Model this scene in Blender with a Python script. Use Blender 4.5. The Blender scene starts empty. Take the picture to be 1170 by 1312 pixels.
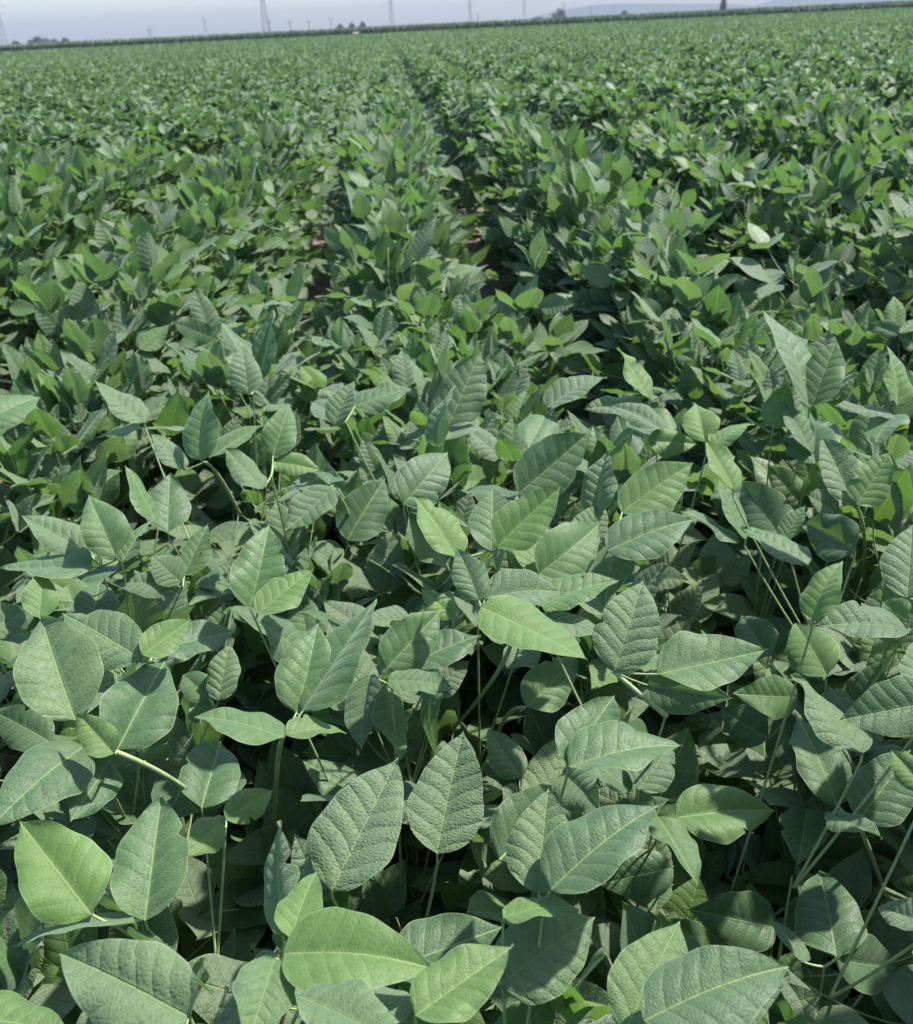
import bpy, math, random
import numpy as np
from mathutils import Matrix, Vector

random.seed(7)
rng = np.random.default_rng(11)
C = bpy.context.scene.collection
scene = bpy.context.scene
R = math.radians

# ------------------------------------------------------------------ camera
ZC = 1.55                                   # eye height, canopy top is about 0.9
HEAD, PITCH, ROLL = R(2.6), R(27.9), R(2.79)
F = np.array([math.sin(HEAD)*math.cos(PITCH), math.cos(HEAD)*math.cos(PITCH), -math.sin(PITCH)])
R0 = np.array([math.cos(HEAD), -math.sin(HEAD), 0.0])
U0 = np.cross(R0, F)
RT = math.cos(ROLL)*R0 - math.sin(ROLL)*U0
UP = math.sin(ROLL)*R0 + math.cos(ROLL)*U0
CAM = np.array([0.0, 0.0, ZC])
FPX, CX, CY = 1170.0, 585.0, 656.0

def ray(px, py):
    d = F + RT*(px-CX)/FPX + UP*(CY-py)/FPX
    return d/np.linalg.norm(d)
def unproject(px, py, z):
    d = ray(px, py); return CAM + d*((z-ZC)/d[2])
def project(P):
    q = np.asarray(P) - CAM
    Z = q@F
    Zs = np.where(np.abs(Z) < 1e-6, 1e-6, Z)
    return CX + FPX*(q@RT)/Zs, CY - FPX*(q@UP)/Zs, Z
def bearing(px, dist):
    """ground point at a distance, in the direction of the photo's horizon at px"""
    py = 63 - 57*px/1170
    d = ray(px, py); h = np.array([d[0], d[1]]); h /= np.linalg.norm(h)
    return h*dist

cam = bpy.data.cameras.new('camera'); cam_o = bpy.data.objects.new('camera', cam); C.objects.link(cam_o)
cam.sensor_fit = 'HORIZONTAL'; cam.sensor_width = 36; cam.lens = 36
cam.dof.use_dof = True; cam.dof.focus_distance = 1.05; cam.dof.aperture_fstop = 11.5
cam.clip_start = 0.02; cam.clip_end = 20000
m = Matrix.Identity(4)
for i in range(3):
    m[i][0], m[i][1], m[i][2], m[i][3] = RT[i], UP[i], -F[i], CAM[i]
cam_o.matrix_world = m
scene.camera = cam_o

# ------------------------------------------------------------------ light
SUN_EL, SUN_AZ = R(56), R(66)               # azimuth from +Y towards +X: to the right, slightly ahead
world = bpy.data.worlds.new('World'); scene.world = world; world.use_nodes = True
wn = world.node_tree.nodes; wl = world.node_tree.links
bgn = wn['Background']; sky = wn.new('ShaderNodeTexSky')
sky.sky_type = 'NISHITA'; sky.sun_disc = False; sky.sun_elevation = SUN_EL; sky.sun_rotation = SUN_AZ
sky.air_density = 1.0; sky.dust_density = 1.2; sky.ozone_density = 2.5
wl.new(sky.outputs[0], bgn.inputs[0]); bgn.inputs[1].default_value = 0.12
sl = bpy.data.lights.new('sun', 'SUN'); so = bpy.data.objects.new('sun', sl); C.objects.link(so)
sl.energy = 4.2; sl.angle = R(1.5); sl.color = (1.0, 0.95, 0.87)
sd = Vector((math.sin(SUN_AZ)*math.cos(SUN_EL), math.cos(SUN_AZ)*math.cos(SUN_EL), math.sin(SUN_EL)))
so.rotation_euler = sd.to_track_quat('Z', 'Y').to_euler(); so.location = (0, 0, 30)
scene.view_settings.view_transform = 'Standard'; scene.view_settings.look = 'None'
scene.view_settings.exposure = 1.2; scene.view_settings.gamma = 1
scene.render.engine = 'CYCLES'
scene.cycles.use_denoising = True
scene.cycles.max_bounces = 8; scene.cycles.transmission_bounces = 4; scene.cycles.diffuse_bounces = 4
scene.cycles.volume_bounces = 0
scene.cycles.caustics_reflective = False; scene.cycles.caustics_refractive = False

# ------------------------------------------------------------------ node helpers
class NT:
    def __init__(s, name):
        s.m = bpy.data.materials.new(name); s.m.use_nodes = True
        s.n = s.m.node_tree.nodes; s.l = s.m.node_tree.links; s.n.clear()
        s.out = s.n.new('ShaderNodeOutputMaterial')
    def node(s, t, **k):
        n = s.n.new(t)
        for a, b in k.items(): setattr(n, a, b)
        return n
    def put(s, sock, v):
        if v is None: return
        if isinstance(v, bpy.types.NodeSocket): s.l.new(v, sock)
        else: sock.default_value = v
    def math(s, op, a, b=None, c=None, clamp=False):
        n = s.node('ShaderNodeMath', operation=op, use_clamp=clamp)
        s.put(n.inputs[0], a); s.put(n.inputs[1], b); s.put(n.inputs[2], c)
        return n.outputs[0]
    def ss(s, x, lo, hi):                    # smoothstep
        n = s.node('ShaderNodeMapRange', interpolation_type='SMOOTHSTEP')
        s.put(n.inputs[0], x); n.inputs[1].default_value = lo; n.inputs[2].default_value = hi
        return n.outputs[0]
    def mix(s, f, a, b, mode='MIX'):
        n = s.node('ShaderNodeMix', data_type='RGBA', blend_type=mode)
        s.put(n.inputs[0], f)
        for k, v in ((6, a), (7, b)):
            if isinstance(v, tuple): n.inputs[k].default_value = (*v, 1)
            else: s.put(n.inputs[k], v)
        return n.outputs[2]
    def ramp(s, f, stops):
        n = s.node('ShaderNodeValToRGB'); e = n.color_ramp.elements
        while len(e) < len(stops): e.new(0.5)
        for k, (p, c) in enumerate(stops): e[k].position = p; e[k].color = (*c, 1)
        s.put(n.inputs[0], f); return n.outputs[0]
    def noise(s, vec, scale, detail=3, rough=0.55):
        n = s.node('ShaderNodeTexNoise'); s.put(n.inputs['Vector'], vec)
        n.inputs['Scale'].default_value = scale; n.inputs['Detail'].default_value = detail
        n.inputs['Roughness'].default_value = rough
        return n.outputs[0]
    def attr(s, name): return s.node('ShaderNodeAttribute', attribute_name=name).outputs['Fac']

LEAF_STOPS = [(0.0, (0.108, 0.205, 0.036)), (0.14, (0.084, 0.164, 0.042)), (0.36, (0.068, 0.146, 0.046)),
              (0.62, (0.048, 0.112, 0.042)), (1.0, (0.038, 0.092, 0.042))]

def leaf_material(name, detail, hair_sheen=0.0):
    t = NT(name)
    info = t.node('ShaderNodeObjectInfo'); geo = t.node('ShaderNodeNewGeometry')
    tint = t.attr('tint'); use = t.attr('rand_use'); pale = t.attr('pale'); edge = t.attr('edge')
    tt = t.math('FRACT', t.math('ADD', tint, t.math('MULTIPLY', info.outputs['Random'], use)))
    col = t.ramp(tt, LEAF_STOPS)
    rp = t.math('MULTIPLY', t.math('MULTIPLY', t.ss(t.math('FRACT', t.math('MULTIPLY', tt, 7.31)), 0.05, 0.85), use), 0.95)
    palef = t.math('MAXIMUM', t.math('MAXIMUM', t.math('MULTIPLY', pale, 0.85), rp), hair_sheen)
    col = t.mix(t.math('MULTIPLY', palef, 0.62), col, (0.195, 0.240, 0.160))  # leaf hairs and sun sheen, both put into the colour
    bump = None
    spec = 0.34 if detail else 0.25
    if detail:
        uv = t.node('ShaderNodeUVMap', uv_map='flat').outputs[0]
        sep = t.node('ShaderNodeSeparateXYZ'); t.l.new(uv, sep.inputs[0])
        x = t.math('ABSOLUTE', t.math('SUBTRACT', sep.outputs[0], 0.5)); v = sep.outputs[1]
        comb = t.node('ShaderNodeCombineXYZ')
        t.put(comb.inputs[0], sep.outputs[0]); t.put(comb.inputs[1], v)
        t.put(comb.inputs[2], t.math('ADD', t.math('MULTIPLY', info.outputs['Random'], 37.0), t.math('MULTIPLY', tint, 19.0)))
        p = comb.outputs[0]
        wob = t.math('MULTIPLY', t.math('SUBTRACT', t.noise(p, 4, 3), 0.5), 0.11)
        ph = t.math('SUBTRACT', v, t.math('MULTIPLY', x, 0.75))
        ph = t.math('ADD', t.math('ADD', ph, t.math('MULTIPLY', t.math('MULTIPLY', x, x), 0.6)), wob)
        fr = t.math('FRACT', t.math('MULTIPLY', ph, 7.6))
        dist = t.math('ABSOLUTE', t.math('SUBTRACT', fr, 0.5))                # 0.5 on a vein
        lat = t.ss(dist, 0.448, 0.488)
        mid = t.math('SUBTRACT', 1.0, t.ss(x, 0.003, 0.012))
        lat = t.math('MULTIPLY', lat, t.math('SUBTRACT', 1.0, t.math('MULTIPLY', edge, 0.6)))
        vor = t.node('ShaderNodeTexVoronoi', feature='DISTANCE_TO_EDGE')
        mp = t.node('ShaderNodeMapping'); t.l.new(p, mp.inputs[0]); mp.inputs['Scale'].default_value = (26, 44, 1)
        t.l.new(mp.outputs[0], vor.inputs['Vector']); vor.inputs['Scale'].default_value = 1.0
        ret = t.math('SUBTRACT', 1.0, t.ss(vor.outputs['Distance'], 0.0, 0.09))
        vein = t.math('MAXIMUM', t.math('MULTIPLY', lat, t.math('ADD', 0.35, t.math('MULTIPLY', t.math('FRACT', t.math('MULTIPLY', tt, 5.77)), 0.4))), mid)
        vein_all = t.math('MAXIMUM', vein, t.math('MULTIPLY', ret, 0.30))
        mott = t.noise(p, 9, 4, 0.6)
        fine = t.noise(p, 120, 2, 0.6)
        col = t.mix(t.ss(mott, 0.32, 0.72), t.mix(0.22, col, (0.02, 0.05, 0.02)), t.mix(0.20, col, (0.13, 0.20, 0.09)))
        col = t.mix(t.math('MULTIPLY', t.ss(fine, 0.45, 0.75), 0.20), col, (0.22, 0.27, 0.19))   # short pale hairs
        col = t.mix(t.math('MULTIPLY', vein_all, 0.78), col, (0.21, 0.30, 0.11))
        col = t.mix(t.math('MULTIPLY', t.ss(edge, 0.95, 1.0), 0.6), col, (0.27, 0.33, 0.19))
        yl = t.math('MULTIPLY', t.ss(t.noise(p, 3.2, 3, .6), 0.56, 0.74), 0.30)
        col = t.mix(yl, col, (0.16, 0.22, 0.06))
        # insect spots and scorched specks
        spn = t.node('ShaderNodeTexVoronoi'); t.l.new(p, spn.inputs['Vector']); spn.inputs['Scale'].default_value = 4.5
        pick = t.math('GREATER_THAN', t.math('FRACT', t.math('MULTIPLY', tt, 23.7)), 0.45)
        wd = t.math('ADD', spn.outputs['Distance'], t.math('MULTIPLY', t.math('SUBTRACT', t.noise(p, 30, 2), 0.5), 0.12))
        cellr = t.node('ShaderNodeSeparateXYZ'); t.l.new(spn.outputs['Color'], cellr.inputs[0])
        pick = t.math('MULTIPLY', pick, t.math('GREATER_THAN', cellr.outputs[0], 0.55))
        spot = t.math('MULTIPLY', t.math('SUBTRACT', 1.0, t.ss(wd, 0.07, 0.15)), pick)
        hole = t.math('MULTIPLY', t.math('LESS_THAN', wd, t.math('MULTIPLY', cellr.outputs[1], 0.085)), pick)
        col = t.mix(t.math('MULTIPLY', spot, 0.7), col, (0.10, 0.095, 0.045))
        # height: pillows between impressed veins, fine crinkle
        pil = t.math('SUBTRACT', 1.0, t.math('POWER', t.math('MULTIPLY', dist, 2.0), 3.0))
        h = t.math('ADD', t.math('MULTIPLY', pil, 0.60), t.math('MULTIPLY', t.ss(vor.outputs['Distance'], 0.0, 0.4), 0.24))
        h = t.math('ADD', h, t.math('MULTIPLY', t.noise(p, 26, 3, 0.55), 0.30))
        h = t.math('SUBTRACT', h, t.math('MULTIPLY', mid, 0.5))
        b = t.node('ShaderNodeBump'); b.inputs['Strength'].default_value = 0.85; b.inputs['Distance'].default_value = 0.0022
        t.put(b.inputs['Strength'], t.math('ADD', 0.36, t.math('MULTIPLY', palef, 0.80)))
        t.l.new(h, b.inputs['Height']); bump = b.outputs[0]
    under = t.mix(0.6, col, (0.12, 0.18, 0.095))
    top = t.mix(geo.outputs['Backfacing'], col, under)
    bs = t.node('ShaderNodeBsdfPrincipled')
    t.put(bs.inputs['Base Color'], top)
    t.put(bs.inputs['Roughness'], t.math('SUBTRACT', t.math('ADD', 0.58 if detail else 0.62, t.math('MULTIPLY', palef, 0.12)), t.math('MULTIPLY', t.math('FRACT', t.math('MULTIPLY', tt, 3.37)), 0.12)))
    bs.inputs['Specular IOR Level'].default_value = spec
    bs.inputs['Sheen Weight'].default_value = 0.34; bs.inputs['Sheen Roughness'].default_value = 0.45
    bs.inputs['Sheen Tint'].default_value = (0.80, 0.95, 0.85, 1)
    tr = t.node('ShaderNodeBsdfTranslucent')
    t.put(tr.inputs[0], t.mix(1.0, t.mix(0.25, col, (0.13, 0.27, 0.03)), (1.6, 1.75, 1.1), 'MULTIPLY'))
    if bump: t.l.new(bump, bs.inputs['Normal'])
    mx = t.node('ShaderNodeMixShader'); mx.inputs[0].default_value = 0.28 if detail else 0.24
    t.l.new(bs.outputs[0], mx.inputs[1]); t.l.new(tr.outputs[0], mx.inputs[2]); last = mx.outputs[0]
    if detail:
        tp = t.node('ShaderNodeBsdfTransparent'); m2 = t.node('ShaderNodeMixShader')
        t.l.new(hole, m2.inputs[0]); t.l.new(last, m2.inputs[1]); t.l.new(tp.outputs[0], m2.inputs[2]); last = m2.outputs[0]
    t.l.new(last, t.out.inputs[0])
    return t.m

def simple_mat(name, c1, c2, scale=20, rough=0.7, bump=0.0, coords='Object'):
    t = NT(name); tc = t.node('ShaderNodeTexCoord')
    nz = t.noise(tc.outputs[coords], scale, 5, 0.6)
    bs = t.node('ShaderNodeBsdfPrincipled'); t.put(bs.inputs['Base Color'], t.mix(t.ss(nz, 0.3, 0.7), c1, c2))
    bs.inputs['Roughness'].default_value = rough
    if bump:
        b = t.node('ShaderNodeBump'); b.inputs['Strength'].default_value = 0.8; b.inputs['Distance'].default_value = bump
        t.l.new(nz, b.inputs['Height']); t.l.new(b.outputs[0], bs.inputs['Normal'])
    t.l.new(bs.outputs[0], t.out.inputs[0]); return t.m

M_LEAF = leaf_material('soybean_leaf', True)
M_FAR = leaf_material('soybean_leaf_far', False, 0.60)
M_STEM = simple_mat('soybean_stem', (0.22, 0.30, 0.11), (0.32, 0.38, 0.20), 60, 0.6, 0.0008)
M_SOIL = simple_mat('soil', (0.10, 0.075, 0.055), (0.22, 0.165, 0.125), 9, 0.95, 0.02)

# ------------------------------------------------------------------ mesh helpers
def mesh_np(name, V, faces, mat, attrs=None, uv=None, smooth=True):
    """V (n,3); faces: list of (k, array (m,k)) blocks; attrs: {name: (n,)}; uv (n,2)"""
    me = bpy.data.meshes.new(name)
    V = np.asarray(V, np.float32)
    me.vertices.add(len(V)); me.vertices.foreach_set('co', V.ravel())
    loops = np.concatenate([np.asarray(a, np.int32).ravel() for a in faces])
    tot = np.concatenate([np.full(len(a), np.asarray(a).shape[1], np.int32) for a in faces])
    start = np.concatenate([[0], np.cumsum(tot)[:-1]]).astype(np.int32)
    me.loops.add(len(loops)); me.loops.foreach_set('vertex_index', loops)
    me.polygons.add(len(tot)); me.polygons.foreach_set('loop_start', start); me.polygons.foreach_set('loop_total', tot)
    me.polygons.foreach_set('use_smooth', np.full(len(tot), smooth, bool))
    for k, a in (attrs or {}).items():
        at = me.attributes.new(k, 'FLOAT', 'POINT'); at.data.foreach_set('value', np.asarray(a, np.float32).ravel())
    if uv is not None:
        l = me.uv_layers.new(name='flat'); l.data.foreach_set('uv', np.asarray(uv, np.float32)[loops].ravel())
    for mm in (mat if isinstance(mat, list) else [mat]): me.materials.append(mm)
    me.update(); me.validate()
    return me

def link(name, data, parent=None, M=None, label=None, cat=None, group=None, kind=None):
    o = bpy.data.objects.new(name, data); C.objects.link(o)
    if parent is not None: o.parent = parent
    if M is not None: o.matrix_local = M
    if label: o['label'] = label
    if cat: o['category'] = cat
    if group: o['group'] = group
    if kind: o['kind'] = kind
    return o

def thing(name, loc, label, cat, group=None):
    return link(name, None, None, Matrix.Translation(loc), label, cat, group)

def outline(v):
    w = v**.57*np.clip(1-v, 0, 1)**.98
    p = .57/(.57+.98)
    return np.maximum(w/(p**.57*(1-p)**.98), .012)

def leaflet_arrays(nv, nu, L, W, fold, curl, wave, asym, seed, quilt=0.0, bend=0.0, droop=0.0, chew=0.0):
    """one leaflet: base at the origin, +Y to the tip, +Z the upper face"""
    r = np.random.default_rng(seed)
    v = np.linspace(0, 1, nv+1); s = np.linspace(-1, 1, nu)
    vv, sv = np.meshgrid(v, s, indexing='ij')
    hw = 0.5*W*outline(vv)
    ph = r.uniform(0, 6.28, 6)
    hw = hw*np.where(sv < 0, 1-asym, 1+asym)*(1+0.035*np.sin(vv*9+ph[0])*np.abs(sv)+(0.02 if nv > 12 else 0)*np.sin(vv*23+ph[1]))
    if r.random() < chew:
        vb, wb, sb = r.uniform(.3, .8), r.uniform(.02, .05), r.choice([-1, 1])
        hw = hw*(1-np.where(sv*sb > 0, r.uniform(.15, .4)*np.exp(-((vv-vb)/wb)**2), 0))
    x = sv*hw + bend*L*vv**2
    y = vv*L*(1-0.02*sv*sv)
    xa = np.abs(sv*hw)
    # cupped V fold: steeper by the midrib, flatter outside
    z = fold*(xa - 0.45*xa*xa/(0.5*W))
    z += r.uniform(-.55, .55)*(vv-.3)*x*min(1, chew*3+.35)
    z -= curl*L*(np.clip(vv-0.25, 0, 1))**2*1.4
    z -= droop*L*(xa/(0.5*W))**3*0.18
    z += wave*L*np.sin(vv*7+ph[2]+(sv > 0)*ph[3])*sv*sv*0.6
    z += (1 if nv > 12 else 0)*wave*L*0.35*np.sin(vv*15+ph[4]+(sv > 0)*ph[5])*np.abs(sv)**3
    if quilt:
        f = ((vv-0.75*xa/L+0.6*(xa/L)**2)*7.6) % 1.0
        z += quilt*L*(1-(np.abs(f-0.5)*2)**2.5)*(1-np.abs(sv)**4)*np.clip(np.abs(sv)*4, 0, 1)*np.sin(np.pi*np.clip(vv, 0, 1))**.5
    V = np.stack([x, y, z], -1).reshape(-1, 3)
    i, j = np.meshgrid(np.arange(nv), np.arange(nu-1), indexing='ij')
    a = (i*nu+j).ravel(); Q = np.stack([a, a+1, a+nu+1, a+nu], -1)
    uv = np.stack([0.5+sv*hw/L, vv], -1).reshape(-1, 2)
    return V, Q, uv, np.abs(sv).ravel()

def tube(P, r0, r1, n=6):
    """tapered tube along points P"""
    P = np.asarray(P, float); k = len(P)
    T = np.gradient(P, axis=0); T /= np.linalg.norm(T, axis=1, keepdims=True)+1e-9
    ref = np.array([0.37, 0.21, 0.9]) if abs(T[0][2]) < 0.9 else np.array([1.0, 0.1, 0])
    A = np.cross(T, ref); A /= np.linalg.norm(A, axis=1, keepdims=True)+1e-9; B = np.cross(T, A)
    rad = np.linspace(r0, r1, k)[:, None, None]
    th = np.linspace(0, 2*np.pi, n, endpoint=False)
    V = (P[:, None, :]+rad*(np.cos(th)[None, :, None]*A[:, None, :]+np.sin(th)[None, :, None]*B[:, None, :])).reshape(-1, 3)
    i, j = np.meshgrid(np.arange(k-1), np.arange(n), indexing='ij')
    a = (i*n+j).ravel(); b = (i*n+(j+1) % n).ravel()
    return V, np.stack([a, b, b+n, a+n], -1)

def bez(p0, p1, p2, n=7):
    t = np.linspace(0, 1, n)[:, None]
    return (1-t)**2*np.asarray(p0)+2*t*(1-t)*np.asarray(p1)+t*t*np.asarray(p2)

class MB:
    def __init__(s): s.V, s.Q, s.A, s.U, s.n = [], [], {}, [], 0
    def add(s, V, Q, uv=None, **at):
        s.V.append(V); s.Q.append(np.asarray(Q)+s.n); s.U.append(np.zeros((len(V), 2)) if uv is None else uv)
        for k, v in at.items(): s.A.setdefault(k, []).append(np.broadcast_to(np.asarray(v, float), (len(V),)))
        s.n += len(V)
    def mesh(s, name, mat, smooth=True):
        return mesh_np(name, np.concatenate(s.V), s.Q, mat, {k: np.concatenate(v) for k, v in s.A.items()}, np.concatenate(s.U), smooth)

def xf(M, V):
    M = np.array(M); return V@M[:3, :3].T+M[:3, 3]

def frame(base, axis, normal):
    y = Vector(axis).normalized(); z = Vector(normal); z = (z-y*z.dot(y)).normalized(); x = y.cross(z)
    M = Matrix.Identity(4)
    for i in range(3): M[i][0], M[i][1], M[i][2], M[i][3] = x[i], y[i], z[i], base[i]
    return M

# ------------------------------------------------------------------ rows and plants
ROW = 0.90
ROW_X0 = -0.01
SPACE = 0.125

# ------------------------------------------------------------------ the leaflets one can make out in the photograph
# leaf -> leaflets (base px, tip px, width px, height m, tint, pale = hairs plus sun sheen in the colour)
Y_, M_, B_ = 0.05, 0.32, 0.78
HERO = {
 'a1': [(118,1172,24,1050,106,.86,.02,0), (172,1178,14,1190,20,.85,.3,.5)],
 'a2': [(186,1180,209,1012,98,.84,.45,.1)],
 'a4': [(244,1304,70,1208,118,.90,.3,.75)],
 'a5': [(-60,1300,90,1320,60,.86,.15,0)],
 'b1': [(364,1222,549,1214,98,.91,.07,0), (352,1228,318,1338,74,.91,.35,.3), (372,1203,405,1107,58,.90,.04,0)],
 'b4': [(362,1197,347,1050,44,.86,.4,.7)],
 'b5': [(382,1276,520,1336,62,.92,.4,.4)],
 'c1': [(532,1302,660,1210,84,.90,.08,0)],
 'c2': [(640,1262,766,1164,104,.80,.5,.75), (645,1176,738,1145,30,.86,.06,0)],
 'c3': [(500,1242,645,1186,84,.75,.8,0)],
 'c5': [(690,1146,700,1008,88,.85,.16,.7), (706,1140,837,1017,92,.875,.75,.12)],
 'c8': [(425,1141,512,969,108,.86,.5,.85)],
 'c9': [(560,1094,590,935,98,.80,.5,.85)],
 'c10': [(640,1102,735,1000,96,.73,.8,.1), (722,990,770,1036,66,.78,.4,.4)],
 'd1': [(800,1322,873,1172,102,.88,.10,.4), (825,1308,1007,1218,108,.92,.72,.3), (880,1332,1010,1246,62,.86,.5,.6)],
 'd4': [(865,1048,997,1031,70,.68,.12,0), (842,1046,897,1132,42,.70,.4,.1)],
 'd6': [(992,1188,888,1166,72,.52,.8,0)],
 'd7': [(1072,1227,1054,1103,90,.62,.85,.1), (1072,1229,1152,1246,70,.62,.8,0), (1030,1233,990,1165,26,.62,.4,.8)],
 'd10': [(1034,1036,1024,1108,58,.60,.7,0)],
 'd11': [(862,1112,768,1132,60,.56,.85,.1)],
 'd12': [(1072,1031,1028,913,64,.74,.7,.1), (1100,1051,1172,958,78,.74,.85,.15), (1062,1042,1132,1071,28,.75,.5,.4)],
 'd13': [(1192,1186,1118,1157,42,.80,.5,.8)],
 'd14': [(1200,898,1080,921,78,.90,.75,.4)],
 'd15': [(1105,966,1021,857,42,.84,.5,.8)],
 'd16': [(1023,893,944,892,54,.72,.3,0), (985,946,915,908,56,.62,.9,.1)],
 'd17': [(1188,1012,1143,958,42,.86,.02,0)],
 'e1': [(843,864,983,832,72,.90,.42,.2), (788,859,828,737,84,.90,.35,.85), (830,878,930,896,62,.80,.9,.2)],
 'e5': [(726,981,787,885,78,.88,.5,.1), (728,983,877,937,62,.89,.5,.1)],
 'e7': [(818,1012,866,945,58,.74,.8,.4)],
 'e8': [(676,906,740,842,62,.76,.5,.25)],
 'e9': [(668,996,624,930,46,.70,.4,.8)],
 'f1': [(616,778,757,840,64,.95,.04,.1), (622,766,723,745,50,.945,.5,.5), (614,770,588,697,46,.94,.4,.7)],
 'f3': [(690,776,790,735,42,.90,.16,.1)],
 'f6': [(637,701,715,622,64,.95,.09,0), (630,706,632,616,62,.93,.5,.2), (585,716,532,628,46,.93,.02,0)],
 'f9': [(690,736,778,668,74,.90,.35,0)],
 'f10': [(665,632,757,556,74,.90,.8,0)],
 'f11': [(766,660,770,568,46,.85,.5,.9), (740,700,775,640,46,.82,.5,.9)],
 'f12': [(797,657,887,587,62,.92,.1,0), (778,706,889,655,62,.93,.75,.1)],
 'f14': [(517,646,580,572,66,.86,.85,.35)],
 'f15': [(445,692,492,608,62,.75,.9,0)],
 'f16': [(575,545,616,448,64,.90,.8,.45), (560,572,567,488,30,.90,.5,.5)],
 'f17': [(580,792,542,750,32,.86,.03,0)],
 'g1': [(388,911,481,767,62,.90,.4,.05), (380,913,412,795,78,.895,.25,.1), (365,946,250,905,40,.90,.3,.15), (366,941,446,925,30,.90,.1,0)],
 'g3': [(495,857,567,778,64,.86,.42,0), (510,858,614,808,52,.84,.85,0), (497,872,580,872,30,.865,.45,.3)],
 'g4': [(475,865,455,958,42,.80,.6,.4), (497,880,511,976,36,.79,.3,.2), (552,870,545,966,24,.77,.3,.7)],
 'h1': [(97,923,45,783,106,.90,.25,.45)],
 'h2': [(150,961,215,833,94,.87,.72,0), (146,966,98,912,44,.89,.08,.1)],
 'h3': [(180,843,75,778,72,.93,.4,.5), (182,839,246,795,44,.94,.08,0), (200,832,303,808,44,.90,.85,.1)],
 'h7': [(108,956,-12,1040,78,.87,.7,.2), (140,976,90,1050,62,.84,.8,0)],
 'h9': [(258,1036,286,935,80,.74,.8,0)],
 'h10': [(65,951,-12,905,56,.78,.8,.1)],
 'h11': [(280,898,296,822,42,.78,.15,.9), (268,895,230,858,40,.77,.5,0)],
 'h12': [(290,1051,350,1005,44,.78,.06,0), (283,1052,243,1092,46,.80,.07,.1)],
 'i1': [(320,779,350,667,70,.93,.25,.1), (330,786,402,727,44,.94,.06,0)],
 'i3': [(150,716,110,628,58,.92,.35,.15), (112,706,28,660,44,.91,.4,.7), (118,726,-2,731,38,.91,.45,.4)],
 'i3b': [(156,721,190,658,24,.92,.15,.2)],
 'i6': [(226,749,145,744,38,.87,.8,.4), (232,746,190,708,42,.88,.1,.8), (236,737,268,669,40,.86,.45,0)],
 'i8': [(215,682,215,604,58,.78,.85,.1)],
 'i9': [(200,671,163,594,24,.88,.25,.1)],
 'i10': [(258,590,258,497,46,.93,.35,.1), (235,602,197,548,30,.91,.5,.8)],
 'i11': [(185,541,120,487,34,.92,.45,.75)],
 'i13': [(350,584,370,514,44,.92,.3,0), (337,626,287,573,34,.92,.35,.45), (352,592,410,600,30,.91,.04,0)],
 'i16': [(-22,542,53,500,44,.93,.4,0)],
 'i17': [(427,624,365,683,42,.88,.6,.5)],
 'i18': [(50,792,56,728,44,.88,.1,0), (118,800,128,735,56,.84,.85,.1)],
 'i20': [(-20,808,42,778,48,.86,.5,.7)],
 'j1': [(990,549,1010,490,40,.90,.12,0)],
 'j2': [(1040,521,1072,433,54,.93,.45,.1), (1036,521,1008,386,38,.93,.5,.7)],
 'j4': [(1150,521,1147,438,28,.92,.04,0)],
 'j5': [(1095,649,1055,556,50,.93,.5,.8), (1098,647,1143,580,52,.94,.07,.1)],
 'j7': [(1045,594,1028,528,62,.86,.85,0), (1040,581,1003,512,24,.87,.6,.2)],
 'j9': [(1000,690,953,613,64,.82,.85,0), (1003,692,1033,647,28,.83,.35,.2), (1036,723,952,668,30,.84,.5,.25)],
 'j12': [(955,691,924,613,20,.83,.35,.2)],
 'j13': [(940,627,904,562,30,.92,.02,0)],
 'j14': [(903,566,893,508,46,.92,.02,0), (912,571,963,533,26,.92,.05,0)],
 'j16': [(850,551,786,510,26,.92,.7,.6), (830,566,894,566,36,.90,.1,0)],
 'j18': [(1096,706,1028,667,64,.79,.85,.2)],
 'j19': [(1042,796,1064,711,44,.90,.02,0)],
 'j20': [(1162,766,1172,670,72,.88,.75,.5)],
 'j21': [(1162,806,1048,790,40,.89,.75,.4), (1166,791,1125,768,32,.90,.06,0)],
 'j23': [(1060,866,1020,790,66,.73,.1,0)],
 'j27': [(985,841,945,784,56,.70,.9,0)],
 'k1': [(320,492,293,400,44,.92,.75,.1), (330,492,353,397,30,.92,.6,.1), (318,505,312,438,42,.93,.5,.6)],
 'k2': [(832,511,790,445,24,.92,.04,0)],
 'k3': [(700,522,773,470,34,.92,.75,.6)],
 'k4': [(455,520,527,492,34,.92,.6,.2), (428,545,452,485,34,.92,.4,.5)],
}
STALKS = {'e1': [(786,860,.895), (815,885,.88), (853,917,.85)], 'f1': [(617,778,.94), (655,826,.86), (582,932,.55)],
          'g1': [(362,946,.885), (355,985,.76), (352,1052,.55)], 'h2': [(148,963,.875), (195,984,.84), (234,1008,.78)],
          'i10': [(262,592,.92), (282,612,.86), (306,656,.72)], 'i17': [(424,622,.88), (445,655,.80), (457,692,.66)],
          'd12': [(1100,1056,.74), (1120,1105,.6), (1134,1150,.45)], 'j5': [(1098,649,.92), (1108,690,.78), (1106,735,.6)],
          'e8': [(676,908,.76), (655,912,.70), (640,935,.6)], 'f6': [(636,703,.93), (618,740,.90), (612,776,.86)]}
HOLES = [(820,900,980,1000), (870,1060,1010,1160), (590,870,690,960), (470,1090,600,1180), (230,1090,330,1220),
         (900,700,1010,830), (0,930,40,1000), (180,610,300,700)]

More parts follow.
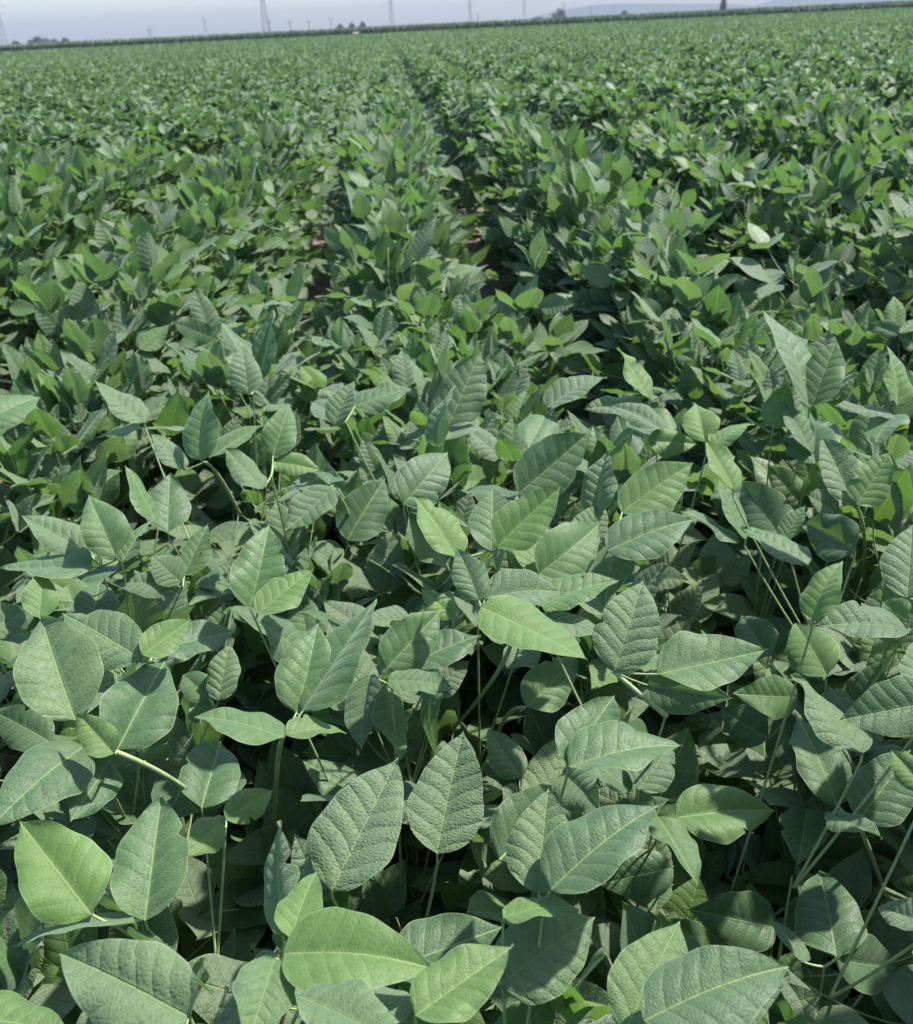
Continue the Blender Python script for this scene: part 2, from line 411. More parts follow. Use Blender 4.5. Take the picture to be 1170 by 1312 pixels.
def solve_leaflet(h):
    bx, by, tx, ty, w, zb, tint, pale = h
    B = unproject(bx, by, zb); d = B-CAM; dep = d@F; d = d/np.linalg.norm(d)
    la = math.hypot(tx-bx, ty-by)*dep/FPX; wa = w*dep/FPX
    L = max(la*1.03, wa/0.62); W = max(wa, 0.58*L)
    t = ray(tx, ty); q = B-CAM; b_ = t@q; disc = b_*b_-(q@q-L*L)
    rt = math.sqrt(max(disc, 0)); rho = math.acos(min(1, wa/W))
    best = None
    for s in {b_+rt, b_-rt}:
        tip = CAM+t*s; ax = tip-B; ax = ax/np.linalg.norm(ax)
        n0 = -d-ax*(-d@ax); n0 = n0/np.linalg.norm(n0); sd_ = np.cross(ax, n0)
        for sg in (1, -1):
            n = n0*math.cos(rho)+sg*sd_*math.sin(rho)
            sc = n[2]-0.4*abs(tip[2]-zb)/L
            if best is None or sc > best[0]: best = (sc, ax, n)
    return B, best[1], best[2], L, W

CELL = 5
GX, GY = 1170//CELL+1, 1312//CELL+1
front = np.full((GY, GX), -1.0)             # nothing that is filled in later may stand nearer than this
for (x0, y0, x1, y1) in HOLES:
    for gy in range(max(0, y0//CELL), min(GY, y1//CELL)):
        for gx in range(max(0, x0//CELL), min(GX, x1//CELL)):
            P = unproject(gx*CELL, gy*CELL, 0.40); front[gy, gx] = (P-CAM)@F
hero_leaves = []
seed = 100
for key, lst in HERO.items():
    items = []
    for h in lst:
        seed += 1
        r = random.Random(seed)
        B, ax, n, L, W = solve_leaflet(h)
        V, Q, uv, ed = leaflet_arrays(40, 17, L, W, r.uniform(.16, .62), r.uniform(-.04, .32), r.uniform(.02, .065), r.uniform(-.06, .06),
                                      seed, quilt=0.004+0.007*h[7], bend=r.uniform(-.05, .05), droop=r.uniform(0, .5), chew=.3)
        M = frame(B, ax, n)
        WV = xf(M, V); px, py, Z = project(WV)
        gx = (px//CELL).astype(int); gy = (py//CELL).astype(int)
        ok = (gx >= 0) & (gx < GX) & (gy >= 0) & (gy < GY)
        np.maximum.at(front, (gy[ok], gx[ok]), Z[ok]+0.004)
        me = mesh_np('leaflet', V, [Q], M_LEAF, {'tint': np.full(len(V), h[6]), 'rand_use': np.zeros(len(V)),
                     'pale': np.full(len(V), h[7]), 'edge': ed}, uv)
        items.append((M, me, B, L))
    hero_leaves.append((key, items))

stalk_path = {}
for key, pts in STALKS.items():
    A = [unproject(*q) for q in pts]
    P = bez(A[0], 2*A[1]-(A[0]+A[2])/2, A[2], 12); stalk_path[key] = P
    fine = np.array([P[0]+(P[-1]-P[0])*0]+[P[k]+(P[k+1]-P[k])*t for k in range(11) for t in (0, .25, .5, .75)])
    px, py, Z = project(fine)
    for dx in (-1, 0, 1):
        gx = (px//CELL).astype(int)+dx; gy = (py//CELL).astype(int)
        ok = (gx >= 0) & (gx < GX) & (gy >= 0) & (gy < GY)
        np.maximum.at(front, (gy[ok], gx[ok]), Z[ok]+.004)

def blocked(P):
    px, py, Z = project(P)
    gx = np.floor(px/CELL).astype(int); gy = np.floor(py/CELL).astype(int)
    ok = (gx >= 0) & (gx < GX) & (gy >= 0) & (gy < GY) & (Z > 0.05)
    if np.any((Z < 0.34)): return True        # not into the lens
    return bool(np.any(Z[ok] < front[gy[ok], gx[ok]]))

# ------------------------------------------------------------------ leaf kinds to fill the plants with
leaflet_var = []
for k in range(14):
    r = random.Random(500+k)
    leaflet_var.append(leaflet_arrays(26, 13, 1.0, r.uniform(.56, .66), r.uniform(.08, .42), r.uniform(-.03, .22), r.uniform(.02, .06),
                                      r.uniform(-.06, .06), 500+k, quilt=r.uniform(.004, .009), bend=r.uniform(-.06, .06), droop=r.uniform(0, .6)))
leaflet_mesh = []
for k, (V, Q, uv, ed) in enumerate(leaflet_var):
    n = len(V)
    leaflet_mesh.append(mesh_np('leaflet', V, [Q], M_LEAF, {'tint': np.full(n, k/14), 'rand_use': np.ones(n), 'pale': np.zeros(n), 'edge': ed}, uv))
coarse_var = []
for k in range(14):
    r = random.Random(500+k)
    coarse_var.append(leaflet_arrays(9, 5, 1.0, r.uniform(.56, .66), r.uniform(.08, .42), r.uniform(-.03, .22), r.uniform(.02, .06),
                                     r.uniform(-.06, .06), 500+k, bend=r.uniform(-.06, .06)))

def leaf_design(sd, low=False):
    """a trifoliate leaf in its own frame: origin on the stem, reaching along +Y and up"""
    r = random.Random(sd)
    ln = r.uniform(.17, .42) if low else r.uniform(.09, .22); el = R(r.uniform(12, 45) if low else r.uniform(30, 72))
    node = np.array([r.uniform(-.02, .02), ln*math.cos(el), ln*math.sin(el)])
    path = bez((0, 0, 0), (0, ln*math.cos(el)*.65, ln*math.sin(el)*.35), node)
    size = r.uniform(.096, .136)
    out = []
    lift = r.gauss(8, 20) if low else r.gauss(36, 24)
    for q, yaw in enumerate((0, 82, -82)):
        b = node+(np.array([0, .022, .006]) if q == 0 else np.zeros(3))
        M = (Matrix.Translation(b)@Matrix.Rotation(R(-yaw+r.gauss(0, 13)), 4, 'Z')@Matrix.Rotation(R(max(-45, min(78, lift+r.gauss(0, 18)))), 4, 'X')
             @ Matrix.Rotation(R(r.gauss(0, 24)), 4, 'Y')@Matrix.Scale(size*(1.1 if q == 0 else r.uniform(.85, 1.05)), 4))
        out.append((M, r.randrange(14)))
    return path, out
DESIGN = [leaf_design(900+k) for k in range(24)]+[leaf_design(1900+k, True) for k in range(12)]

def leaf_mesh(design, name, stalk_only, tint=0.0, rand=1.0, mb=None, M=None, sides=5):
    path, lf = design
    b = mb or MB()
    M0 = M if M is not None else Matrix.Identity(4)
    def stalk(P, r0, r1):
        V, Q = tube(P, r0, r1, sides); V = xf(M0, V)
        b.add(V, Q, tint=0, rand_use=0, pale=0, edge=0); b.mat = getattr(b, 'mat', []) + [1]*len(Q)
    stalk(path, .0019, .0013)
    stalk(np.array([path[-1], np.array(lf[0][0].translation)]), .0013, .0009)
    if not stalk_only:
        for M_, k in lf:
            V, Q, uv, ed = coarse_var[k]
            b.add(xf(M0@M_, V), Q, uv, tint=(tint+k/14) % 1, rand_use=rand, pale=0, edge=ed); b.mat = b.mat+[0]*len(Q)
    if mb: return None
    me = b.mesh(name, [M_LEAF, M_STEM]); me.polygons.foreach_set('material_index', np.array(b.mat, np.int32))
    return me
STALK = [leaf_mesh(d, 'leaf', True) for d in DESIGN]
TRI = [leaf_mesh(d, 'leaf', False) for d in DESIGN]

# ------------------------------------------------------------------ individual plants
ORD = ['first', 'second', 'third', 'fourth', 'fifth', 'sixth', 'seventh', 'eighth', 'ninth', 'tenth']
def in_view(x, y, z=.8, pad=25):
    px, py, Z = project(np.array([[x, y, z]]))
    return Z[0] > .3 and -pad < px[0] < 1170+pad and py[0] < 1312+pad*5
slots = []
rr = random.Random(5)
for row in range(-16, 17):
    for k in range(-8, 110):
        x = ROW_X0+row*ROW+rr.gauss(0, .045); y = k*SPACE+rr.uniform(-.04, .04)
        slots.append((math.hypot(x, y), row, x, y))
slots.sort()
vis = [s for s in slots if in_view(s[2], s[3], .8, 60) and s[3] > .02]
# plants that spread into the furrow where the photograph shows a leaf far from any row plant
extra = []
for key, items in hero_leaves:
    nd = np.mean([it[2] for it in items], axis=0)
    if min(math.hypot(nd[0]-s[2], nd[1]-s[3]) for s in vis[:120]+extra) > .17:
        sx = nd[0]+rr.uniform(-.04, .04); sy = nd[1]+rr.uniform(.03, .10)
        extra.append((math.hypot(sx, sy), int(round((sx-ROW_X0)/ROW)), sx, sy))
for kk in range(-4, 5):
    for q in range(9):
        fx = ROW_X0+(kk+.5)*ROW+rr.gauss(0, .10); fy = .80+.26*q+rr.uniform(-.08, .08)
        if in_view(fx, fy, .8, 0) and min(math.hypot(fx-e[2], fy-e[3]) for e in extra) > .2:
            extra.append((math.hypot(fx, fy), int(round((fx-ROW_X0)/ROW)), fx, fy))
IND = sorted(vis[:300-len(extra)]+extra)
ind_set = set(IND)
print('extra', len(extra))
D_IND = IND[-1][0]
print('individual plants out to', D_IND, 'row x0', ROW_X0)
NEAR, MIDN = 72, 150

# give every leaf made out in the photograph to the plant it grows from
own = {i: [] for i in range(NEAR)}
for key, items in hero_leaves:
    node = np.mean([it[2] for it in items], axis=0)
    cand = [(math.hypot(node[0]-IND[i][2], node[1]-IND[i][3])+.012*len(own[i]), i) for i in range(NEAR)]
    own[min(cand)[1]].append((key, items, node))

def row_words(row):
    if row == 0: return 'the middle row'
    side = 'right' if row > 0 else 'left'
    return f'the {ORD[abs(row)-1]} row {side} of the middle'
def nth(n):
    return ORD[n-1] if n <= 10 else f'{n}{"th" if 10 <= n % 100 <= 20 else {1:"st",2:"nd",3:"rd"}.get(n % 10, "th")}'
count = {}
for s in sorted(IND, key=lambda s: s[3]):
    count[s[1]] = count.get(s[1], 0)+1
    IND_N = globals().setdefault('IND_N', {}); IND_N[s] = count[s[1]]

foliage_pool = []
def make_foliage(sd, nleaf, H, lo=.18, hi=.96, low=.25, name='foliage'):
    b = MB(); r = random.Random(sd); az = r.uniform(0, 6.28)
    for k in range(nleaf):
        az += 2.4+r.gauss(0, .3); z = H*(lo+(hi-lo)*(k+.5)/nleaf)
        M = Matrix.Translation((0, 0, z))@Matrix.Rotation(az, 4, 'Z')@Matrix.Rotation(R(r.gauss(0, 10)), 4, 'X')@Matrix.Scale(r.uniform(.85, 1.12), 4)
        leaf_mesh(DESIGN[r.randrange(24, 36) if r.random() < low else r.randrange(24)], '', False, r.random(), 1.0, b, M, 4)
    me = b.mesh(name, [M_LEAF, M_STEM]); me.polygons.foreach_set('material_index', np.array(b.mat, np.int32))
    return me
for k in range(8): foliage_pool.append(make_foliage(300+k, 26, .68, .20, .97, .3))
LOWER = [make_foliage(340+k, 32, .68, .06, .74, .8, 'lower_foliage') for k in range(8)]
def stem_mesh(sd, H):
    r = random.Random(sd)
    P = np.array([[0, 0, -.02], [r.gauss(0, .008), r.gauss(0, .008), H*.33], [r.gauss(0, .014), r.gauss(0, .014), H*.66], [r.gauss(0, .02), r.gauss(0, .02), H]])
    V, Q = tube(P, .0045, .0012, 7); b = MB(); b.add(V, Q)
    return b.mesh('stem', M_STEM)
STEMS = [stem_mesh(40+k, .70) for k in range(5)]
LOOK = ['leafy soybean plant', 'bushy soybean plant', 'full grown soybean plant', 'dense green soybean plant']
nobj = 0
for i, s in enumerate(IND):
    _, row, x, y = s
    r = random.Random(7000+i)
    n = IND_N[s]
    bump = .05*math.sin(x*2.1+y*1.3)+.03*math.sin(y*3.7-x)
    where = 'spreading beside' if abs(x-ROW_X0-row*ROW) > .24 else 'in'
    look = r.choice(LOOK) if where == 'in' else 'soybean plant'
    p = thing('soybean_plant', (x, y, 0), f'{look}, {nth(n)} from the bottom {where} {row_words(row)}', 'plant', 'soybean plants in the field rows')
    sH = .77+bump*.8
    if i < NEAR:
        sH = min(sH, .66)
        while sH > .3 and blocked(np.array([[x, y, sH-q] for q in (0, .05, .1, .15)])): sH -= .03
    link('stem', STEMS[i % 5], p, Matrix.Rotation(r.uniform(0, 6.28), 4, 'Z')@Matrix.Diagonal((1, 1, sH/.70, 1)))
    lw = (1, .72) if i < NEAR else (1, 1) if i < MIDN else (1, 1)
    link('lower_foliage', LOWER[r.randrange(8)], p, Matrix.Rotation(r.uniform(0, 6.28), 4, 'Z')@Matrix.Diagonal((lw[0], lw[0], lw[1]*r.uniform(.92, 1.05), 1)))
    if i < NEAR:
        for key, items, node in own[i]:
            nd = node-np.array([0, 0, .012])
            b = MB(); loc = np.array([x, y, 0])
            if key in stalk_path:
                SP = stalk_path[key]-loc
                V, Q = tube(SP, .0027, .0030, 8); b.add(V, Q)
                for q in (4, 11): b.add(*tube(np.array([SP[q]-(SP[q]-SP[q-1])*.12, SP[q], SP[q]+(SP[q]-SP[q-1])*.12]), .0036, .0036, 8))
                nd_top, nd = SP[0]+loc, SP[-1]+loc
            zs = max(.12, min(sH-.02, nd[2]-.16-.25*math.hypot(nd[0]-x, nd[1]-y)))
            st = np.array([0, 0, zs]); e = nd-loc
            V, Q = tube(bez(st, st*.5+np.array([e[0]*.55, e[1]*.55, e[2]*.5]), e, 9), .0019, .0014, 7); b.add(V, Q)
            if key in stalk_path: nd = nd_top; e = nd-loc
            for M, me, B, L in items:
                lb = B-loc; mdl = (e+lb)/2+np.array([0, 0, -.003])
                V, Q = tube(bez(e, mdl, lb, 5), .0015, .0012, 6); b.add(V, Q)
            more = []
            for q in range(3-len(items)):
                for tries in range(14):
                    yw = r.uniform(0, 6.28); Lm = items[0][3]*r.uniform(.8, .98)
                    Mc = Matrix.Translation(nd)@Matrix.Rotation(yw, 4, 'Z')@Matrix.Rotation(R(r.gauss(-5, 28)), 4, 'X')@Matrix.Rotation(R(r.gauss(0, 25)), 4, 'Y')@Matrix.Translation((0, .01, 0))@Matrix.Scale(Lm, 4)
                    kk = r.randrange(14)
                    if not blocked(xf(Mc, coarse_var[kk][0])): more.append((Mc, kk)); break
            lo = link('leaf', b.mesh('leaf', M_STEM), p)
            for Mc, kk in more: link('leaflet', leaflet_mesh[kk], lo, Matrix.Translation(-Vector(loc))@Mc)
            for M, me, B, L in items:
                link('leaflet', me, lo, Matrix.Translation(-Vector(loc))@M); nobj += 1
        az = r.uniform(0, 6.28); nl = 22
        for k in range(nl):
            for tries in range(7):
                az2 = az+2.4*k+r.gauss(0, .4)+tries*.9
                z = sH*(.30+.68*(k+.5)/nl)*(1-.05*tries)
                ds = r.randrange(30) if k < 12 else r.randrange(24); scl = r.uniform(.85, 1.12)*(1 if k < nl-3 else .8)
                M = Matrix.Translation((0, 0, z))@Matrix.Rotation(az2, 4, 'Z')@Matrix.Rotation(R(r.gauss(0, 10)), 4, 'X')@Matrix.Scale(scl, 4)
                MW = Matrix.Translation((x, y, 0))@M
                path, lf = DESIGN[ds]
                pts = [xf(MW, path[2:])]
                for Ml, kk in lf: pts.append(xf(MW@Ml, coarse_var[kk][0]))
                if not blocked(np.concatenate(pts)): break
            else: continue
            if k < 9:
                link('leaf', TRI[ds], p, M)
            else:
                lo = link('leaf', STALK[ds], p, M)
                for Ml, kk in lf: link('leaflet', leaflet_mesh[kk], lo, Ml)
    elif i < MIDN:
        az = r.uniform(0, 6.28)
        for k in range(15):
            for tries in range(5):
                az2 = az+2.4*k+r.gauss(0, .4)+tries
                z = sH*(.32+.66*(k+.5)/15)*(1-.05*tries)
                ds = r.randrange(24)
                M = Matrix.Translation((0, 0, z))@Matrix.Rotation(az2, 4, 'Z')@Matrix.Rotation(R(r.gauss(0, 10)), 4, 'X')@Matrix.Scale(r.uniform(.85, 1.12), 4)
                MW = Matrix.Translation((x, y, 0))@M
                if not blocked(np.concatenate([xf(MW@Ml, coarse_var[kk][0]) for Ml, kk in DESIGN[ds][1]])): break
            else: continue
            link('leaf', TRI[ds], p, M)
    else:
        link('foliage', foliage_pool[r.randrange(8)], p, Matrix.Rotation(r.uniform(0, 6.28), 4, 'Z')@Matrix.Diagonal((.9, .9, sH/.68, 1)))

# ------------------------------------------------------------------ the rest of the crop: one mass
def canopy_bump(x, y): return .05*np.sin(x*2.1+y*1.3)+.03*np.sin(y*3.7-x)+.03*np.sin(x*.31+1)*np.sin(y*.23)
blocksV, blocksQ, blocksT, blocksE, blocksU, blocksM, base_n = [], [], [], [], [], [], 0
def scatter(pos, L, el, az, roll, tint, nv, nu):
    """leaflets as folded blades, all at once"""
    global base_n
    V, Q, uv, ed = leaflet_arrays(nv, nu, 1.0, .62, .3, .12, .0, 0, 3)
    n = len(pos)
    ca, sa, ce, se = np.cos(az), np.sin(az), np.cos(el), np.sin(el)
    yv = np.stack([ca*ce, sa*ce, se], -1); xh = np.stack([sa, -ca, 0*az], -1); zh = np.cross(xh, yv)
    cr, sr = np.cos(roll)[:, None], np.sin(roll)[:, None]
    xv = xh*cr+zh*sr; zv = -xh*sr+zh*cr
    W = pos[:, None, :]+L[:, None, None]*(V[None, :, 0, None]*xv[:, None, :]+V[None, :, 1, None]*yv[:, None, :]+V[None, :, 2, None]*zv[:, None, :])
    blocksV.append(W.reshape(-1, 3)); k = len(V)
    blocksQ.append((Q[None]+(np.arange(n)*k)[:, None, None]+base_n).reshape(-1, 4)); base_n += n*k
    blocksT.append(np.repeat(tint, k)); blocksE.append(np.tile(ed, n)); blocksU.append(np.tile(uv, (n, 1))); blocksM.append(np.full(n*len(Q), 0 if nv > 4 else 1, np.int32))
taken = np.array([(s[2], s[3]) for s in IND])
def crop(rad0, rad1, per_m2, size, nv, nu, half_ang, top_only, tri):
    area = half_ang*(rad1**2-rad0**2)
    n = int(area*per_m2/(3 if tri else 1))
    rad = np.sqrt(rng.uniform(rad0**2, rad1**2, n)); a = rng.uniform(-half_ang, half_ang, n)+HEAD
    x, y = rad*np.sin(a), rad*np.cos(a)
    row = np.round((x-ROW_X0)/ROW); off = rng.normal(0, .165, n); off = np.where(np.abs(off) > .41, off*.4, off)
    x = ROW_X0+row*ROW+off
    topz = .96-2.3*off**2+canopy_bump(x, y)+rng.normal(0, .035, n)
    if rad0 < 10: topz = topz+np.where((x > .35) & (y < 1.6), .13, 0)  # unseen crop to the right raised to throw shade into view
    z = topz-np.abs(rng.normal(0, .10 if top_only else .22, n))
    keep = z > .12
    if rad0 < 10:                            # leave the individual plants' ground to them
        d_ = np.min(np.abs(x[:, None]-taken[None, :, 0])/.36+np.abs(y[:, None]-taken[None, :, 1])/.10, axis=1)
        keep &= d_ > 1
        keep &= ~((np.abs(y) < .3) & (np.abs(x) < .3))
    if rad0 < 10:
        px, py, Z = project(np.stack([x, y, z], -1))
        inside = (Z > 0) & (px > -90) & (px < 1260) & (py < 1400)
        keep &= ~(inside & (np.hypot(x, y) < D_IND-.4))
        keep &= ~((Z > 0) & (Z < .55) & (px > -250) & (px < 1420) & (py > -100) & (py < 1700))
        keep &= (x*x+y*y+(z-ZC)**2) > .35
    x, y, z = x[keep], y[keep], z[keep]; n = len(x)
    pos = np.stack([x, y, z], -1); az0 = rng.uniform(0, 2*np.pi, n); lift = rng.normal(.55, .42, n); t0 = rng.random(n)
    for q in ((0, 1.43, -1.43) if tri else (0,)):
        scatter(pos, rng.uniform(.8, 1.2, n)*size, lift+rng.normal(0, .3, n), az0+q+rng.normal(0, .2, n), rng.normal(0, .42, n), (t0+rng.normal(0, .06, n)) % 1, nv, nu)
crop(.0, D_IND+.8, 360, .118, 6, 5, math.pi, False, True)
crop(D_IND+.5, 22, 600, .104, 4, 3, R(36), False, True)
crop(22, 60, 260, .112, 3, 3, R(33), True, False)
crop(60, 135, 75, .16, 2, 3, R(32), True, False)
crop(135, 298, 7, .42, 2, 3, R(32), True, False)
V = np.concatenate(blocksV); T = np.concatenate(blocksT); nV = len(V)
me = mesh_np('soybean_plants', V, blocksQ, [M_LEAF, M_FAR], {'tint': T, 'rand_use': np.zeros(nV), 'pale': np.zeros(nV), 'edge': np.concatenate(blocksE)}, np.concatenate(blocksU))
me.polygons.foreach_set('material_index', np.concatenate(blocksM))
link('soybean_plants', me, None, None, 'soybean rows beyond the nearest plants, running away to the dark corn strip', 'crop', None, 'stuff')
print('mass faces', len(me.polygons))

# sheet for the lower crop layer, furrow shade put into its dark colour, following the rows (stalk and lower leaf level)
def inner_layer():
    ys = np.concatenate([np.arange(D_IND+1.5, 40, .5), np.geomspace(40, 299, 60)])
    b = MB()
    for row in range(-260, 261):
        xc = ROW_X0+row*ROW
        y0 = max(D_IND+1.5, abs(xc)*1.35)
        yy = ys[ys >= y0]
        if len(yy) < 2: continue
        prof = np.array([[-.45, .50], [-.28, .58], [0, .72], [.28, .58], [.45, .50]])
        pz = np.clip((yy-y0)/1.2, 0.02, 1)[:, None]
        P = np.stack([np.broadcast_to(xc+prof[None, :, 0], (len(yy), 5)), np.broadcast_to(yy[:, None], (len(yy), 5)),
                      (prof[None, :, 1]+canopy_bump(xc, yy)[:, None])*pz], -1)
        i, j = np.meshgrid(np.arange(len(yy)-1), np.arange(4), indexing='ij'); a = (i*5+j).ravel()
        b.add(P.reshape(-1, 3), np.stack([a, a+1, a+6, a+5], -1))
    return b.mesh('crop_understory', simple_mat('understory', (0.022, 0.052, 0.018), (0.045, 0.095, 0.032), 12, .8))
link('crop_understory', inner_layer(), None, None, 'lower foliage of the distant soybean rows, a sheet coloured dark as shade', 'crop', None, 'stuff')

# ------------------------------------------------------------------ ground
def ground():
    g = np.concatenate([-np.geomspace(4800, 6, 26), np.linspace(-5, 5, 121), np.geomspace(6, 4800, 26)])
    X, Y = np.meshgrid(g, g+0, indexing='ij')
    Z = np.where((np.abs(X) < 6) & (np.abs(Y) < 6), .012*np.sin(X*19+Y*7)*np.sin(Y*23-X*5)+.02*np.cos((X-ROW_X0)/ROW*2*np.pi), 0)
    n = len(g); i, j = np.meshgrid(np.arange(n-1), np.arange(n-1), indexing='ij'); a = (i*n+j).ravel()
    return mesh_np('ground', np.stack([X, Y, Z], -1).reshape(-1, 3), [np.stack([a, a+n, a+n+1, a+1], -1)], M_SOIL)
link('ground', ground(), None, None, None, None, None, 'structure')

# fallen leaf bits and clods are left to the soil material; hills far behind
def hills():
    b = MB(); r = random.Random(4)
    for (pa, pb, h, dist) in ((640, 1010, 62, 4300), (930, 1260, 70, 4500), (-120, 330, 16, 4400)):
        k = 40; p = np.linspace(pa, pb, k)
        base = np.array([bearing(q, dist) for q in p]); back = base*1.06
        hh = h*np.sin(np.linspace(0, np.pi, k))**.8*(1+.14*np.sin(np.linspace(0, 9, k)+pa))
        P = np.concatenate([np.c_[base, np.full(k, -.5)], np.c_[(base+back)/2, hh], np.c_[back, np.full(k, -.5)]])
        a = np.arange(k-1); b.add(P, np.concatenate([np.stack([a, a+1, a+k+1, a+k], -1), np.stack([a+k, a+k+1, a+2*k+1, a+2*k], -1)]))
    return b.mesh('hills', simple_mat('hill_woods', (0.05, 0.075, 0.05), (0.08, 0.10, 0.06), .02, .9))
link('hills', hills(), None, None, None, None, None, 'structure')

# ------------------------------------------------------------------ corn strip along the far edge
M_CORN = simple_mat('corn_leaf', (0.018, 0.062, 0.014), (0.030, 0.086, 0.022), 3, .7)
M_TASSEL = simple_mat('corn_tassel', (0.20, 0.27, 0.12), (0.27, 0.32, 0.17), 3, .8)
def corn():
    n = 15000
    x = rng.uniform(-260, 300, n); y = 302+rng.uniform(0, 5, n)+(x < -15)*14
    h = rng.normal(2.5, .06, n)
    b = MB(); mats = []
    k = n
    # each plant: stalk blade pair crossing, arching leaves as wide tapered strips, tassel
    def strips(P0, P1, P2, w, tag):
        t = (P2-P0)[:, :2]; nrm = np.stack([-t[:, 1], t[:, 0]], -1); nrm /= np.linalg.norm(nrm, axis=1, keepdims=True)+1e-6
        s = np.c_[nrm, np.zeros(k)]*w
        V = np.stack([P0-s, P0+s, P1-s, P1+s, P2-s*.2, P2+s*.2], 1).reshape(-1, 3)
        q = np.array([[0, 1, 3, 2], [2, 3, 5, 4]]); Q = (q[None]+(np.arange(k)*6)[:, None, None]).reshape(-1, 4)
        b.add(V, Q); mats.extend([tag]*len(Q))
    base = np.stack([x, y, np.zeros(n)], -1)
    for lv in range(10):
        az = rng.uniform(0, 6.28, n); z = h*(.14+.082*lv); ln = rng.uniform(.5, .85, n)
        d = np.stack([np.cos(az), np.sin(az), 0*az], -1)
        p0 = base+np.c_[np.zeros(n), np.zeros(n), z]
        strips(p0, p0+d*ln[:, None]*.5+np.array([0, 0, .30]), p0+d*ln[:, None]+np.array([0, 0, -.05]), .12, 0)
    tp = base+np.c_[np.zeros(n), np.zeros(n), h*.86]
    az = rng.uniform(0, 6.28, n); d = np.stack([np.cos(az), np.sin(az), 0*az], -1)*.05
    strips(tp, tp+d+np.array([0, 0, .22]), tp+2.2*d+np.array([0, 0, .80])+np.c_[np.zeros(n), np.zeros(n), rng.normal(0, .12, n)], .22, 1)
    V, Q = None, None
    me = b.mesh('corn_plants', [M_CORN, M_TASSEL]); me.polygons.foreach_set('material_index', np.array(mats, np.int32)); return me
link('corn_plants', corn(), None, None, 'dark green corn strip with pale tassels along the far edge of the field', 'crop', None, 'stuff')

# ------------------------------------------------------------------ transmission towers, poles, trees, shed
M_STEEL = simple_mat('tower_steel', (0.20, 0.21, 0.22), (0.28, 0.29, 0.30), 2, .6)
M_WOOD = simple_mat('pole_wood', (0.09, 0.07, 0.05), (0.15, 0.12, 0.09), 4, .9)
def bars(pairs, rad, n=4):
    b = MB()
    for p, q in pairs: b.add(*tube(np.array([p, q], float), rad, rad, n))
    return b
def tower(px, dist, H, rad, label, yaw=.5):
    x, y = bearing(px, dist)
    t = thing('transmission_tower', (x, y, 0), label, 'tower', 'transmission towers on the skyline')
    t.rotation_euler = (0, 0, yaw)
    hw = lambda z: H*(.028*(1-z/(H*.62))+.032) if z < H*.62 else H*.032*(1-.5*(z-H*.62)/(H*.38))
    lv = [0, .16, .30, .42, .53, .62, .70, .78, .86, .93, 1.0]; pr = []
    for a, c in zip(lv, lv[1:]):
        za, zb = a*H, c*H; wa, wb = hw(za), hw(zb)
        ca = [(-wa, -wa, za), (wa, -wa, za), (wa, wa, za), (-wa, wa, za)]; cb = [(-wb, -wb, zb), (wb, -wb, zb), (wb, wb, zb), (-wb, wb, zb)]
        for k in range(4):
            pr += [(ca[k], cb[k]), (ca[k], cb[(k+1) % 4]), (ca[(k+1) % 4], cb[k]), (cb[k], cb[(k+1) % 4])]
    link('lattice_body', bars(pr, rad).mesh('lattice_body', M_STEEL), t)
    for zf, half in ((.66, .16), (.78, .20), (.90, .13)):
        z = zf*H; w = hw(z); a = half*H; pr = []
        for s in (-1, 1):
            pr += [((s*w, -w, z), (s*a, 0, z)), ((s*w, w, z), (s*a, 0, z)), ((s*w, 0, z+.05*H), (s*a, 0, z)), ((s*a*.55, -w*.5, z), (s*a*.55, w*.5, z+.02*H)),
                   ((s*a, 0, z), (s*a, 0, z-.045*H))]
        link('cross_arm', bars(pr, rad*.9).mesh('cross_arm', M_STEEL), t)
for px, dist, H, rad, lab in (
    (8, 1150, 52, .10, 'pale lattice pylon at the far left edge of the sky'),
    (342, 1000, 52, .11, 'widest lattice pylon, standing behind the left part of the corn strip'),
    (503, 1350, 50, .11, 'slim lattice pylon above the vanishing rows, right of the small trees'),
    (603, 1750, 48, .12, 'slim lattice pylon second to the right of the vanishing rows'),
    (672, 2150, 48, .13, 'thin lattice pylon just left of the round far trees'),
    (722, 2600, 46, .13, 'thin faint lattice pylon just behind the round far trees'),
    (757, 3000, 46, .13, 'very faint thin pylon right of the round far trees'),
    (785, 3400, 46, .13, 'faintest thin pylon beside the small lone dark bush'),
    (265, 2300, 46, .11, 'faint pylon left of the widest pylon'),
    (195, 2900, 44, .11, 'faint short pylon between the far left trees and the widest pylon')):
    tower(px, dist, H, rad, lab, yaw=-bearing(px, 1)[0]+.25)
def pole(px, dist, H, label):
    x, y = bearing(px, dist)
    t = thing('utility_pole', (x, y, 0), label, 'pole', 'utility poles behind the corn')
    b = MB(); b.add(*tube(np.array([[0, 0, 0], [0, 0, H]]), .20, .13, 8)); link('pole', b.mesh('pole', M_WOOD), t)
    b = MB(); b.add(*tube(np.array([[-1.3, 0, H*.93], [1.3, 0, H*.93]]), .09, .09, 4)); link('cross_arm', b.mesh('cross_arm', M_WOOD), t)
for px, dist, H, lab in ((373, 560, 9, 'wooden pole first to the right of the widest pylon'), (397, 600, 9, 'wooden pole between the widest pylon and the small trees'),
                         (347, 520, 9, 'dark wooden pole at the foot of the widest pylon'), (193, 640, 9, 'wooden pole alone on the left part of the corn strip'),
                         (425, 590, 10, 'wooden pole at the left end of the small trees'), (613, 650, 9, 'wooden pole by itself right of the vanishing rows')):
    pole(px, dist, H, lab)

